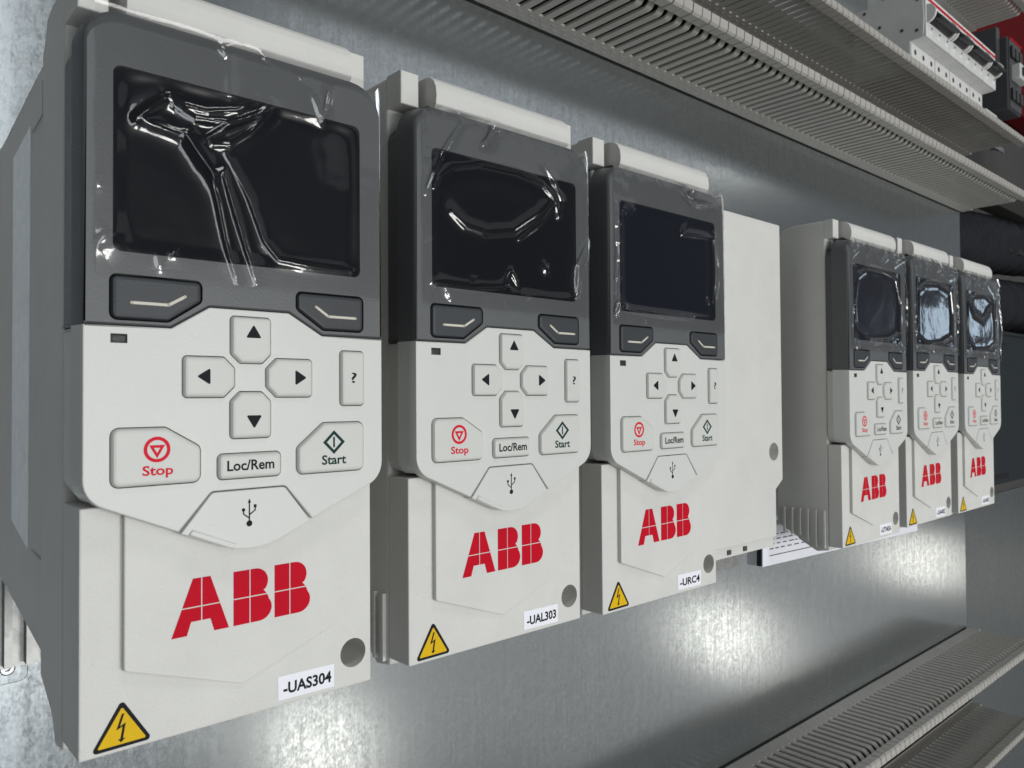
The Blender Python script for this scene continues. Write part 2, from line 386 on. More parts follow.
# ------------------------------------------------------------------ drives
RIDGES = [[[0.6,0.9,[[9.5,135.0],[12.6,138.0],[15.9,140.8]]],[0.7,0.35,[[9.6,134.8],[15.1,133.9],[19.6,133.2],[23.5,127.4],[25.7,125.2]]],[0.45,1.0,[[19.6,134.1],[21.8,130.6],[25.2,126.0],[27.0,119.6],[28.4,112.7],[29.7,107.5],[31.4,101.8]]],[0.45,1.0,[[20.9,134.8],[22.8,130.8],[25.7,125.8],[28.1,127.3],[30.6,119.3],[33.4,110.7],[36.0,102.0]]],[0.3,0.5,[[28.8,131.2],[34.4,121.8],[38.2,112.2],[41.6,108.4],[50.3,107.7],[61.3,107.6]]],[0.5,0.9,[[17.1,139.4],[21.8,137.6],[28.8,138.1],[35.3,141.7],[39.0,144.5]]],[0.5,0.7,[[16.3,141.2],[19.2,139.9],[24.4,139.7],[31.6,141.8],[35.3,144.5]]],[0.45,0.8,[[23.9,133.3],[28.4,137.1],[34.4,140.6],[39.2,143.6]]],[0.45,0.8,[[25.7,132.8],[29.7,133.4],[34.4,137.4],[38.7,142.6]]],[0.5,0.6,[[53.1,144.5],[51.7,148.1],[50.4,150.7]]],[0.5,0.6,[[53.1,144.3],[54.9,148.9],[55.8,153.1]]],[0.5,0.6,[[27.7,155.8],[29.3,153.4]]],[0.6,0.5,[[29.7,150.8],[29.5,144.4]]],[0.4,0.5,[[37.7,156.8],[39.2,155.5]]],[0.3,0.4,[[47.1,154.2],[47.5,153.3]]],[0.7,0.6,[[1.3,106.8],[5.1,109.8]]],[0.5,0.4,[[1.6,121.9],[2.1,118.8]]],[0.4,0.4,[[13.9,106.1],[14.3,103.2]]],[0.4,0.4,[[16.7,106.8],[17.1,106.5]]]],[[0.5,0.8,[[5.44,133.79],[7.44,136.99],[12.74,140.99],[23.14,143.99],[38.14,144.39],[48.54,142.59],[54.34,138.29],[55.54,132.99]]],[0.5,0.6,[[49.44,148.69],[53.54,144.09],[56.94,138.69],[56.04,133.69]]],[0.5,0.9,[[11.94,128.09],[16.74,124.79],[25.14,123.49],[36.44,125.59],[46.84,132.29],[53.04,138.29]]],[0.4,0.6,[[38.24,123.49],[47.54,129.99],[52.94,136.19]]],[0.7,0.7,[[63.64,107.79],[64.64,117.69],[70.54,127.09]]],[0.6,0.7,[[-1.26,132.19],[-1.76,124.89],[-0.96,114.79],[-1.26,101.49]]],[0.25,0.4,[[15.54,154.29],[8.74,144.49],[2.84,131.79]]],[0.5,0.6,[[14.94,156.79],[21.84,157.69],[29.84,158.49]]],[0.6,0.6,[[29.84,158.49],[26.14,151.99],[23.94,150.09]]],[0.6,0.6,[[-1.96,156.09],[-3.46,153.69]]],[0.4,0.5,[[31.64,108.49],[34.74,113.39],[37.84,109.09]]],[0.5,0.5,[[4.64,107.09],[18.64,106.79],[33.24,108.49]]],[0.5,0.4,[[9.84,105.49],[11.14,102.99]]],[0.6,0.7,[[49.14,117.19],[50.34,113.79]]],[0.4,0.4,[[19.64,109.79],[20.04,109.19]]],[0.4,0.4,[[41.74,105.99],[42.44,105.49]]]],[[0.6,0.9,[[45.54,157.93],[49.24,156.43],[46.64,152.43],[52.84,151.93],[64.34,152.33]]],[0.6,0.7,[[38.34,155.93],[49.04,150.63],[56.64,151.13]]],[0.5,0.6,[[4.54,140.83],[6.24,143.73],[11.74,143.23],[8.54,140.13]]],[0.6,0.8,[[2.04,104.23],[4.04,108.83],[5.64,107.63]]],[0.6,0.6,[[2.94,137.93],[3.94,126.43],[2.14,110.63]]],[0.6,0.8,[[62.84,140.93],[65.94,127.83],[62.24,114.03]]],[0.5,0.5,[[7.04,106.43],[25.04,105.73],[48.24,105.73]]],[0.4,0.4,[[57.14,115.13],[58.84,112.33]]],[0.4,0.4,[[7.14,149.73],[7.94,148.93]]],[0.4,0.4,[[67.14,159.63],[69.84,157.03]]],[0.5,0.5,[[44.04,142.63],[41.54,138.03],[61.54,139.23]]]]]

BL = [(-0.6, 90.75), (16.9, 90.75), (25.2, 95.9), (44.3, 95.9), (53.2, 90.8), (70.6, 90.8)]
KEYS = {
 'up':    ([(29.9, 94.2), (29.9, 85.5), (32.1, 83.4), (37.5, 83.4), (39.6, 85.5), (39.6, 94.2)], 1.0),
 'down':  ([(29.8, 74.6), (29.8, 66.0), (39.6, 66.0), (39.6, 74.6), (37.4, 76.8), (32.0, 76.8)], 1.0),
 'left':  ([(19.2, 84.7), (19.2, 75.5), (28.4, 75.5), (30.9, 78.0), (30.9, 82.2), (28.4, 84.7)], 1.0),
 'right': ([(38.4, 82.2), (38.4, 78.0), (40.9, 75.5), (50.3, 75.5), (50.3, 84.7), (40.9, 84.7)], 1.0),
 'help':  ([(58.1, 87.2), (58.1, 73.3), (65.0, 73.3), (65.0, 87.2)], 1.0),
 'stop':  ([(4.6, 69.1), (4.6, 56.7), (23.1, 56.7), (23.1, 64.6), (15.6, 69.1)], 1.7),
 'loc':   ([(26.9, 62.6), (26.9, 56.8), (42.1, 56.8), (42.1, 62.6)], 1.2),
 'start': ([(46.2, 63.2), (46.2, 56.7), (64.8, 56.7), (64.8, 69.1), (53.2, 69.1)], 1.7)}
SOFT = [[(4.6, 101.3), (4.6, 92.1), (16.2, 92.1), (23.3, 96.9), (23.3, 101.3)],
        [(46.4, 101.1), (46.4, 97.0), (53.5, 92.3), (64.8, 92.3), (64.8, 101.1)]]
SCREEN = rounded([(5.0, 106.3), (64.1, 106.3), (64.1, 145.6), (5.0, 145.6)], 1.8, 5)
NAMES = {'up': 'up_key', 'down': 'down_key', 'left': 'left_key', 'right': 'right_key', 'help': 'help_key', 'stop': 'stop_key', 'loc': 'loc_rem_key', 'start': 'start_key'}

def film_mesh(i, nu, nv, ridges, crumple, seed, slope):
    u = np.linspace(1.6, 72.4, nu); v = np.linspace(101.35, 158.6, nv)
    U, V = np.meshgrid(u, v, indexing='ij')
    rng = np.random.RandomState(seed)
    U = U + 0.15 * np.sin(V * 0.31 + seed) * (U < 4); V = V + 0.12 * np.sin(U * 0.5 + seed) * (V < 103)
    # distance inside the display recess; the film hangs slightly into it
    dx = np.minimum(U - 5.0, 64.1 - U); dz = np.minimum(V - 106.3, 145.6 - V)
    d = np.minimum(dx, dz) - 1.2 * np.exp(-np.abs(dx - dz) / 2.5)
    sm = lambda a, b, x: (lambda t: t * t * (3 - 2 * t))(np.clip((x - a) / (b - a), 0, 1))
    Y = -0.45 + 0.4 * sm(0.0, 3.2, d)
    Y += 0.9 * np.clip((V - 154.0) / 4.5, 0, 1.2) ** 2 + 4.0 * np.clip((U - 69.6) / 2.4, 0, 1.4) ** 2
    co = np.c_[U.ravel(), V.ravel()]
    sc1 = np.array([noise.noise((a * 0.09 + seed * 7, b * 0.09, seed)) for a, b in co]).reshape(U.shape)
    sc2 = np.array([noise.noise((a * 0.3 + seed * 3, b * 0.3, seed + 4)) for a, b in co]).reshape(U.shape)
    Y += 0.08 * sc1 + 0.015 * sc2
    for w, h, pts in ridges:
        P = np.array(pts); best = np.full(U.shape, 1e9); along = np.zeros(U.shape)
        tot = np.r_[0, np.cumsum(np.linalg.norm(np.diff(P, axis=0), axis=1))]
        for k in range(len(P) - 1):
            a, b = P[k], P[k + 1]; ab = b - a; l2 = ab @ ab + 1e-9
            t = np.clip(((U - a[0]) * ab[0] + (V - a[1]) * ab[1]) / l2, 0, 1)
            dd = np.hypot(U - a[0] - t * ab[0], V - a[1] - t * ab[1])
            m = dd < best; best = np.where(m, dd, best); along = np.where(m, (tot[k] + t * np.sqrt(l2)) / (tot[-1] + 1e-9), along)
        w = max(0.42, w * (1.4 if tot[-1] < 7.0 else 1.1)); e_ = P[-1] - P[0]; ln_ = np.linalg.norm(e_) + 1e-9
        h = (slope * abs(e_[1]) / ln_ + 1.15 * abs(e_[0]) / ln_) * w * (0.6 + 0.5 * h)
        tap = 0.35 + 0.65 * np.sin(np.pi * np.clip(along, 0.02, 0.98)) ** 0.5
        if tot[-1] < 7.0: h = h * 0.55
        Y -= 0.75 * h * tap * np.exp(-0.5 * (best / w) ** 2) + 0.55 * h * tap * np.exp(-0.5 * (best / (2.8 * w)) ** 2)
    if crumple:
        edge = 1 - sm(0.0, 8.0, np.minimum(np.minimum(U - 1.6, 72.4 - U), np.minimum(V - 101.35, 158.6 - V)) - 1.0)
        edge = edge ** 2
        q = np.array([1 - abs(noise.noise((a * 0.13 + seed * 5, b * 0.13, seed + 9))) * 2.2 for a, b in co]).reshape(U.shape)
        q2 = np.array([1 - abs(noise.noise((a * 0.26 + seed * 5, b * 0.22, seed + 2))) * 2.2 for a, b in co]).reshape(U.shape)
        Y -= crumple * (0.015 + 0.985 * edge) * (np.clip(q, 0, 1) ** 3 * 1.3 + 0.45 * np.clip(q2, 0, 1) ** 3)
    # never let the film sink through the bezel or the keys
    face = np.where(d > 0, 1.0, -0.12); Y = np.where((U < 69.4) & (V < 153.5), np.minimum(Y, face), Y)
    vs = np.c_[U.ravel(), Y.ravel(), V.ravel()]
    idx = np.arange(nu * nv).reshape(nu, nv)
    q = np.stack([idx[:-1, :-1], idx[1:, :-1], idx[1:, 1:], idx[:-1, 1:]], -1).reshape(-1, 4)
    me = bpy.data.meshes.new('protective_film'); me.from_pydata((vs * S).tolist(), [], q.tolist()); me.update()
    me.polygons.foreach_set('use_smooth', [True] * len(me.polygons))
    return me

def logo_polys():
    """three block letters cut by a thin vertical and horizontal gap, on a 34.3 x 12.6 field"""
    g = 0.28; polys = []
    h = 12.6; mid = 6.15
    # A : outer trapezium 0..13.2, top 4.7..8.9
    def A_x(z): return 4.75 * z / h, 13.1 - (13.1 - 8.75) * z / h
    xm = 6.75
    for lo, hi in ((mid + g / 2, h),):
        l0, r0 = A_x(lo); l1, r1 = A_x(hi)
        polys.append([(l0, lo), (xm - g / 2, lo), (xm - g / 2, hi), (l1, hi)]); polys.append([(xm + g / 2, lo), (r0, lo), (r1, hi), (xm + g / 2, hi)])
    hi = mid - g / 2; l1, r1 = A_x(hi)
    lf, rf = 3.9, 9.5          # inner ends of the two feet
    polys.append([(0, 0), (3.4, 0), (4.35, 2.95), (xm - g / 2, 2.95), (xm - g / 2, hi), (l1, hi)])
    polys.append([(xm + g / 2, 2.95), (8.75, 2.95), (9.65, 0), (13.1, 0), (r1, hi), (xm + g / 2, hi)])
    def B(x0, w):
        vx = x0 + 4.05
        def lobe(xl, xr, za, zb, rr, tr, br):
            rad = (zb - za) / 2 if rr is None else rr
            p = [(xl, za)]
            cx = xr - rad; n = 14
            for k in range(n + 1):
                a = -math.pi / 2 + math.pi * k / n
                p.append((cx + rad * math.cos(a), (za + zb) / 2 + (zb - za) / 2 * math.sin(a)))
            p.append((xl, zb)); return p
        polys.append([(x0, mid + g / 2), (vx - g / 2, mid + g / 2), (vx - g / 2, h), (x0, h)])
        polys.append([(x0, 0), (vx - g / 2, 0), (vx - g / 2, mid - g / 2), (x0, mid - g / 2)])
        up = lobe(vx + g / 2, x0 + w - 0.95, mid + g / 2, h, 3.2, 1, 0)
        # the upper lobe runs out in a small foot along the gap
        up = [up[0], (x0 + w - 1.3, mid + g / 2), (x0 + w - 2.1, mid + 1.1)] + [q for q in up[1:] if q[1] > mid + 1.3]
        polys.append(up)
        dn = lobe(vx + g / 2, x0 + w, 0, mid - g / 2, 3.2, 0, 1)
        dn = [q for q in dn[:-1] if q[1] < mid - 0.9] + [(x0 + w - 1.1, mid - g / 2), (vx + g / 2, mid - g / 2)]
        polys.append(dn)
    B(14.2, 9.55); B(24.5, 9.55)
    return [[(x + 18.1, z + 22.0) for x, z in p] for p in polys]

def make_drive(i, label, loc, rz, hf, tagtext, wide=False):
    d = thing('inverter_drive', label, 'drive', loc, rz, 'inverter drives in a row on the plate')
    K = lambda s: (s, hf)
    # ---- body
    prof = [(hf, -2.0), (hf + 7, -3.2), (28, 1.5), (30, 3.4), (41, 9.0), (41, 160.0), (39.5, 161), (36, 167.0), (30, 168.4), (hf, 168.4)]
    link('front_housing', prism_x('front_housing', prof, 0.0, 70.0, 0.8, K('fh')), 'case', d)
    rear = [(40.6, 12.6), (94, 21.7), (128, 24.0), (128, 150.0), (97, 152.3), (60, 157.2), (42.6, 159.2), (40.6, 159.4)]
    rh = link('rear_housing', prism_x('rear_housing', rear, 0.9, 69.1, 0.5, 'rear'), 'case', d)
    if i == 0:
        lb = boxes('rating_label', [(-0.06 + 0.9, 0.9, 59.5, 82, 38, 146)])
        link('rating_label', prism_x('rating_label', [(60.2, 36.4), (82.1, 41.6), (81.8, 143.8), (58.8, 147.1)], 0.78, 0.95), 'silver_label', d)
        link('side_frame', prism_x('side_frame', [(42.6, 20), (55.5, 24), (55.5, 37), (42.6, 36)], 0.5, 0.95, 0.15), 'case', d)
        link('side_frame', prism_x('side_frame', [(43.5, 146), (56, 144.5), (56, 153), (43.5, 154.5)], 0.5, 0.95, 0.15), 'case', d)
    hs = [(0 + 6 + 6.2 * k, 0 + 6 + 6.2 * k + 2.2, 124, YW - loc[1] - 3.2, -12, 148) for k in range(10)]
    h = link('heatsink', boxes('heatsink', hs + [(4, 66, 128.4, 136, -13, 149)], 0, K('hs')), 'alu', d)
    for sx in (14, 56):
        ft = link('mounting_lug', slab('mounting_lug', rounded([(sx - 7, -31), (sx + 7, -31), (sx + 7, -12.5), (sx - 7, -12.5)], 3), [(0.3, YW - loc[1] - 2.2), (0, YW - loc[1] - 1.9), (0, YW - loc[1] - 0.15)], [(circle(sx, -24.7, 3.0), 2.0, False)], smooth=30), 'galv', d)
        link('screw', slab('screw', circle(sx, -24.7, 2.7, 20), [(0.5, YW - loc[1] - 4.2), (0, YW - loc[1] - 3.8), (0, YW - loc[1] - 0.3)], [(circle(sx, -24.7, 1.2, 6), 1.2, True)]), 'zinc', ft)
    for k in range(6):
        y = hf + 2.3 + 4.4 * k
        zb = -1.0 if k < 2 else (1.4 if k == 2 else 4.2)
        if y > 39 or i == 0: continue
        link('fin', boxes('fin', [(-0.15 if i == 0 else -1.2, 0.2, -0.6, 0.6, 0, 18.4 - zb)], 0.12, ('fin', zb, i == 0)), 'case', d, (0, y, zb))
    # ---- top hinge bar with its end blocks
    e1 = slab('end_block', [(0.0, 159.0), (6.2, 159.0), (6.2, 168.6), (0.0, 168.6)], [(0.4, 7.6), (0.1, 7.75), (0, 8.1), (0, hf + 0.3)], key=K('eb'))
    link('end_block', e1, 'case', d); link('end_block', e1, 'case', d, (64.0, 0, 0))
    bar = [(hf + 0.2, 168.3), (7.0, 168.2), (4.6, 167.6), (3.0, 166.2), (2.0, 164.2), (1.7, 161.6), (2.0, 159.2), (3.0, 158.1), (4.4, 158.2), (6.0, 159.6), (hf + 0.2, 160.0)]
    link('hinge_bar', prism_x('hinge_bar', bar, 8.2, 63.2, 0.3, K('bar')), 'case', d)
    # ---- terminal cover with the raised wedge field
    C0 = 4.9
    hole = circle(64.6, 8.5, 3.75, 28)
    cov = slab('terminal_cover', rounded([(0, 0), (70, 0), (70, 54), (0, 52.4)], [0.5, 0.5, 0.3, 0.3], 3), [(0.35, C0), (0.1, C0 + 0.12), (0, C0 + 0.4), (0, hf - 0.15)], [(hole, hf - 6.0, True)], key=K('cov'))
    co = link('terminal_cover', cov, 'case', d)
    fo = rounded([(8.3, 17.2), (34.6, 8.0), (61.6, 17.6), (61.6, 53.0), (8.3, 52.0)], [1.0, 1.5, 1, 0.1, 0.1], 4)
    if 'field' not in CACHE:
        me = slab('raised_field', fo, [(0.25, 0), (0.05, 0.12), (0, 0.4), (0, 1.2)], smooth=30)
        for vtx in me.vertices:
            x, y, z = vtx.co / S
            # proud at the left edge, flush at the right
            lift = 1.6 * (61.6 - x) / 53.3 + 0.02
            vtx.co.y = (C0 - lift + y if y < 0.6 else C0 + 0.3) * S
        CACHE['field'] = me
    link('raised_field', CACHE['field'], 'case', co)
    yl = C0 - 0.1
    # print follows the wedge
    if 'logo' not in CACHE:
        me = flat('logo', logo_polys(), 0.0, thick=0.04)
        for vtx in me.vertices:
            x = vtx.co.x / S; lift = 1.6 * (61.6 - x) / 53.3 + 0.02
            vtx.co.y += (C0 - lift - 0.07) * S
        CACHE['logo'] = me
    link('logo', CACHE['logo'], 'red', d)
    tri = [(8.35, 11.0), (2.2, 0.85), (14.6, 0.95)]
    ws = link('warning_sticker', flat('warning_sticker', [rounded(tri, 0.7, 4)], C0 - 0.10, 'ws', 0.1), 'ink', d)
    link('yellow_field', flat('yellow_field', [rounded([(8.35, 9.45), (3.45, 1.6), (13.3, 1.65)], 0.25, 3)], C0 - 0.14, 'wy', 0.03), 'yellow', ws)
    link('bolt_mark', flat('bolt_mark', [[(8.3, 8.0), (7.2, 4.75), (8.45, 5.3), (8.0, 2.75), (7.55, 2.75), (8.15, 2.0), (9.0, 2.75), (8.55, 2.8), (9.1, 6.0), (7.95, 5.4), (8.8, 8.0)]], C0 - 0.17, 'wb', 0.02), 'ink', ws)
    tl = link('tag_label', flat('tag_label', [[(43.8, 1.35), (59.0, 1.15), (59.0, 6.9), (43.7, 7.15)]], C0 - 0.08, 'tl', 0.08), 'paper', d)
    link('tag_text', text_mesh(tagtext, 45.1, 58.2, 2.5, 5.4, C0 - 0.11, 0.03), 'ink', tl)
    # ---- keypad : lower shell with holes for the keys
    lowp = [(-0.6, 90.62), (-0.6, 54.4), (18.5, 46.0), (25.6, 54.3), (43.4, 54.3), (50.4, 45.6), (70.6, 54.4), (70.6, 90.62)] + [(x, z - 0.12) for x, z in BL[::-1][1:-1]]
    lowp = rounded(lowp, [0.1, 6.5, 0.15, 1.6, 1.6, 0.15, 6.5, 0.1, 0.3, 0.8, 0.8, 0.3], 7)
    rk = {k: rounded(p, r, 5) for k, (p, r) in KEYS.items()}
    holes = [(inset(p, -0.17), 1.9, False) for p in rk.values()] + [([(4.6, 87.0), (7.9, 87.0), (7.9, 88.95), (4.6, 88.95)], 1.0, False)]
    lv = [(0.28, 0), (0.08, 0.07), (0, 0.3), (-0.1, 3.5), (-0.1, 3.7), (-0.3, 8.5), (0.55, 8.7), (0.55, hf - 0.1)]
    ks = link('keypad_shell', slab('keypad_shell', lowp, lv, holes, back=False, key=K('low')), 'panel', d)
    fl = [(18.9, 45.6), (35.0, 38.7), (50.0, 45.2), (43.2, 54.05), (25.8, 54.05)]
    link('usb_flap', slab('usb_flap', rounded(fl, [0.2, 26, 0.2, 1.5, 1.5], 9), [(0.2, -0.05), (0.06, 0.02), (0, 0.25), (-0.05, 3.5), (-0.05, 3.7), (0.6, hf - 0.2)], key=K('flap')), 'panel', d)
    fl_o = d.children[-1]
    rdg = slab('flap_lip', [(20.5, 45.15), (30.5, 40.75), (31.3, 41.9), (21.4, 46.2)], [(0.25, -0.5), (0, -0.2), (0, 0.2)], key='lip')
    link('flap_lip', rdg, 'panel', fl_o)
    us = stroke([(34.4, 46.4), (34.4, 51.3)], 0.32) + [circle(34.4, 46.2, 0.72, 16), [(34.0, 51.0), (34.8, 51.0), (34.4, 52.0)]] + stroke([(34.4, 47.4), (33.0, 48.5), (33.0, 49.3)], 0.3) + stroke([(34.4, 48.2), (35.8, 49.2), (35.8, 50.0)], 0.3) + [circle(33.0, 49.45, 0.42, 12), [(35.45, 49.8), (36.15, 49.8), (36.15, 50.5), (35.45, 50.5)]]
    link('usb_mark', flat('usb_mark', us, -0.08, 'usb', 0.02), 'ink', fl_o)
    link('status_led', slab('status_led', [(4.8, 87.15), (7.7, 87.15), (7.7, 88.8), (4.8, 88.8)], [(0.3, 0.18), (0, 0.3), (0, 0.9)], key='led'), 'dark', d)
    for k, poly in rk.items():
        tops = [(0.95, -1.0), (0.5, -0.88), (0.2, -0.5), (0.06, 0.0), (0, 0.25), (0, 1.8)]
        ko = link(NAMES[k], slab(NAMES[k], poly, tops, key=('key', k)), 'key', d)
        y = -1.04
        if k in ('up', 'down', 'left', 'right'):
            ar = {'up': [(33.5, 89.3), (37.3, 89.3), (35.4, 92.4)], 'down': [(35.5, 68.2), (37.4, 71.3), (33.6, 71.3)],
                  'left': [(22.3, 80.2), (25.3, 78.3), (25.3, 82.1)], 'right': [(48.8, 80.2), (45.8, 82.1), (45.8, 78.3)]}[k]
            link('arrow_mark', flat('arrow_mark', [rounded(ar, 0.25, 3)], y, ('ar', k), 0.03), 'ink', ko, (-0.3, 0, 0))
        elif k == 'help':
            link('question_mark', text_mesh('?', 61.2, 62.75, 79.05, 81.7, y, 0.01, 'q'), 'ink', ko, (-0.3, 0, 0))
        elif k == 'stop':
            n = 40; out = circle(13.9, 64.4, 2.75, n); inn = circle(13.9, 64.4, 2.02, n)
            ring = [[out[j], out[(j + 1) % n], inn[(j + 1) % n], inn[j]] for j in range(n)]
            tp = [(12.25, 65.35), (15.55, 65.35), (13.9, 62.5)]; ti = [(13.25, 64.75), (14.55, 64.75), (13.9, 63.65)]
            ring += [[tp[a], ti[a], ti[(a + 1) % 3], tp[(a + 1) % 3]][::1] for a in range(3)]
            link('stop_symbol', flat('stop_symbol', ring, y, 'ring', 0.02), 'stopred', ko, (-0.3, 0, 0))
            link('stop_text', text_mesh('Stop', 10.9, 17.25, 58.25, 61.0, y, 0.022, 'stop'), 'stopred', ko, (-0.3, 0, 0))
        elif k == 'loc':
            link('loc_rem_text', text_mesh('Loc/Rem', 29.1, 40.4, 58.65, 61.1, y, 0.022, 'loc'), 'ink', ko, (-0.3, 0, 0))
        elif k == 'start':
            o_ = [(56.2, 67.15), (53.15, 64.2), (56.2, 61.2), (59.25, 64.2)]; i_ = [(56.2, 66.15), (54.2, 64.2), (56.2, 62.2), (58.2, 64.2)]
            dm = [[o_[a], o_[(a + 1) % 4], i_[(a + 1) % 4], i_[a]] for a in range(4)] + [[(55.95, 62.9), (56.45, 62.9), (56.45, 65.5), (55.95, 65.5)]]
            link('start_symbol', flat('start_symbol', dm, y, 'dia', 0.02), 'green', ko, (-0.3, 0, 0))
            link('start_text', text_mesh('Start', 52.85, 59.6, 58.65, 61.05, y, 0.022, 'start'), 'green', ko, (-0.3, 0, 0))
    # ---- dark bezel with display
    bz = rounded(BL + [(70.6, 157.6), (-0.6, 157.6)], [0.1, 0.3, 0.8, 0.8, 0.3, 0.1, 8.0, 8.0], 8)
    wf = lambda p, m: 1.0 + 5.0 * max(0.0, -m.y) * (1 if p[1] > 140 else 0)
    sk = [rounded(p, 1.3, 5) for p in SOFT]
    bh = [(SCREEN, 1.6, False)] + [(inset(p, -0.32), 2.4, False) for p in sk]
    link('bezel', slab('bezel', bz, [(0.5, 0), (0.25, 0.35), (0.08, 0.9), (0, 1.7), (-0.2, 8.5), (0.55, 8.7), (0.55, hf - 0.1)], bh, back=False, wfun=wf, key=K('bez')), 'bezel', d)
    link('display', slab('display', inset(SCREEN, -0.6), [(0, 1.35), (0, 2.6)], key=('disp', i > 1)), 'screen_blue_sheen' if i > 1 else 'screen', d)
    for j, p in enumerate(sk):
        so = link('soft_key', slab('soft_key', p, [(1.0, -0.55), (0.45, -0.42), (0.1, 0.0), (0, 0.6), (0, 2.2)], key=('sk', j)), 'softkey', d)
        ln = [[(8.6, 95.6), (16.1, 95.6), (19.6, 97.7)], [(51.3, 97.8), (54.7, 95.6), (62.4, 95.6)]][j]
        link('key_mark', flat('key_mark', stroke(ln, 0.62), -0.59, ('sl', j), 0.02), 'silverprint', so)
    # ---- protective film
    if i == 0: fm = film_mesh(i, 330, 265, RIDGES[0], 0.0, 1, 0.58)
    elif i == 1: fm = film_mesh(i, 270, 220, RIDGES[1], 0.10, 2, 0.78)
    elif i == 2: fm = film_mesh(i, 250, 205, RIDGES[2], 0.22, 3, 0.95)
    else:
        ring = [[0.6, 0.7, [[8, 112], [5.5, 125], [9, 139], [20, 144.5], [40, 145], [56, 141], [62, 128], [60, 113], [45, 106.5], [22, 106], [8, 112]]],
                [0.6, 0.8, [[4, 150], [12, 154], [20, 149], [28, 155], [36, 150], [46, 155], [56, 149], [66, 153]]],
                [0.7, 0.8, [[67, 110], [69, 125], [66.5, 140]]], [0.5, 0.6, [[3, 108], [3.5, 128], [2.6, 145]]]]
        if i == 5: ring.append([0.6, 0.9, [[10, 141], [20, 131], [34, 127], [50, 134], [58, 142]]])
        jit = random.Random(40 + i)
        ring = [[w_, h_, [[px + jit.uniform(-2, 2), pz + jit.uniform(-1.5, 1.5)] for px, pz in pl]] for w_, h_, pl in ring]
        fm = film_mesh(i, 170, 140, ring, 0.6, 4 + i, 1.2)
    link('protective_film', fm, 'film', d)
    # ---- wide body of the largest drive
    if wide:
        fr = rounded([(70.3, 4.5), (161.5, 4.5), (161.5, 28.5), (168.4, 33.0), (168.4, 164.8), (70.3, 164.8)], [0.5, 0.8, 1, 1, 1.2, 0.5], 4)
        wb = link('wide_housing', slab('wide_housing', fr, [(0.5, 29.0), (0.15, 29.15), (0, 29.6), (0, 41)], [(circle(159.6, 47.8, 4.6, 24), 6, True)]), 'case', d)
        link('wide_rear_housing', boxes('wide_rear_housing', [(70.5, 160, 41, 128, 20, 158)], 0.6), 'case', d)
        st = [(71, 161, 30.5, 60, -0.5, 4.6)]
        link('lower_strip', boxes('lower_strip', st, 0.3), 'case', d)
        for q in range(2):
            link('catch', boxes('catch', [(118 + 14 * q, 121 + 14 * q, 29.9, 31, 0.8, 3.0)], 0.15), 'anth', d)
        link('bracket', slab('bracket', [(230, -52), (318, -52), (318, -30), (230, -30)], [(0.2, YW - 24), (0, YW - 23.5), (0, YW - 20)]), 'zinc', d)
    return d

make_drive(0, 'largest and nearest drive at the left edge, tagged -UAS304', (0, 0, 0), 0, 18.5, '-UAS304')
make_drive(1, 'second drive from the left, tagged -UAL303, smile-shaped crease in its screen film', (82.763, 0.804, 0.212), 0.00236, 14.6, '-UAL303')
make_drive(2, 'third drive from the left with an extra wide body to its right, tagged -URC4', (164.163, 0.989, -1.031), 0.00199, 14.6, '-URC4', True)
make_drive(3, 'drive just right of the wide blank body, its finned left side in view', (348.23, 1.81, -2.589), -0.0027, 12.0, '-UT40A')
make_drive(4, 'middle drive of the three small far ones at the right', (429.4, 1.9, -1.4), -0.0027, 12.0, '-UA402')
make_drive(5, 'farthest and rightmost drive beside the dark enclosure', (512.4, 2.0, -1.9), -0.0027, 12.0, '-UA403')

# ------------------------------------------------------------------ leaflet pack hanging under the far drives
t = thing('leaflet_pack', 'white printed leaflet pack tucked below the far drives', 'leaflet', (345.5, 50, -18.3))
t.rotation_euler = (0, 0.026, 0)
link('pack', boxes('pack', [(0, 214, 0, 10, 0, 22)], 0.5), 'leaflet', t)
link('end_flap', boxes('end_flap', [(-1.4, -0.2, 0.3, 3, 0.5, 21)], 0.2), 'enclosure', t)
rows = []
rng = random.Random(3)
for r_ in range(4):
    x = 7.0
    while x < 52:
        w = rng.uniform(2.5, 6); rows.append((x, x + w, 16.6 - 2.6 * r_, 17.2 - 2.6 * r_)); x += w + rng.uniform(1, 3)
rows.append((7, 62, 5.2, 5.7))
link('printed_rows', flat('printed_rows', [[(a, c), (b, c), (b, e), (a, e)] for a, b, c, e in rows], -0.06, None, 0.05), 'softkey', t)

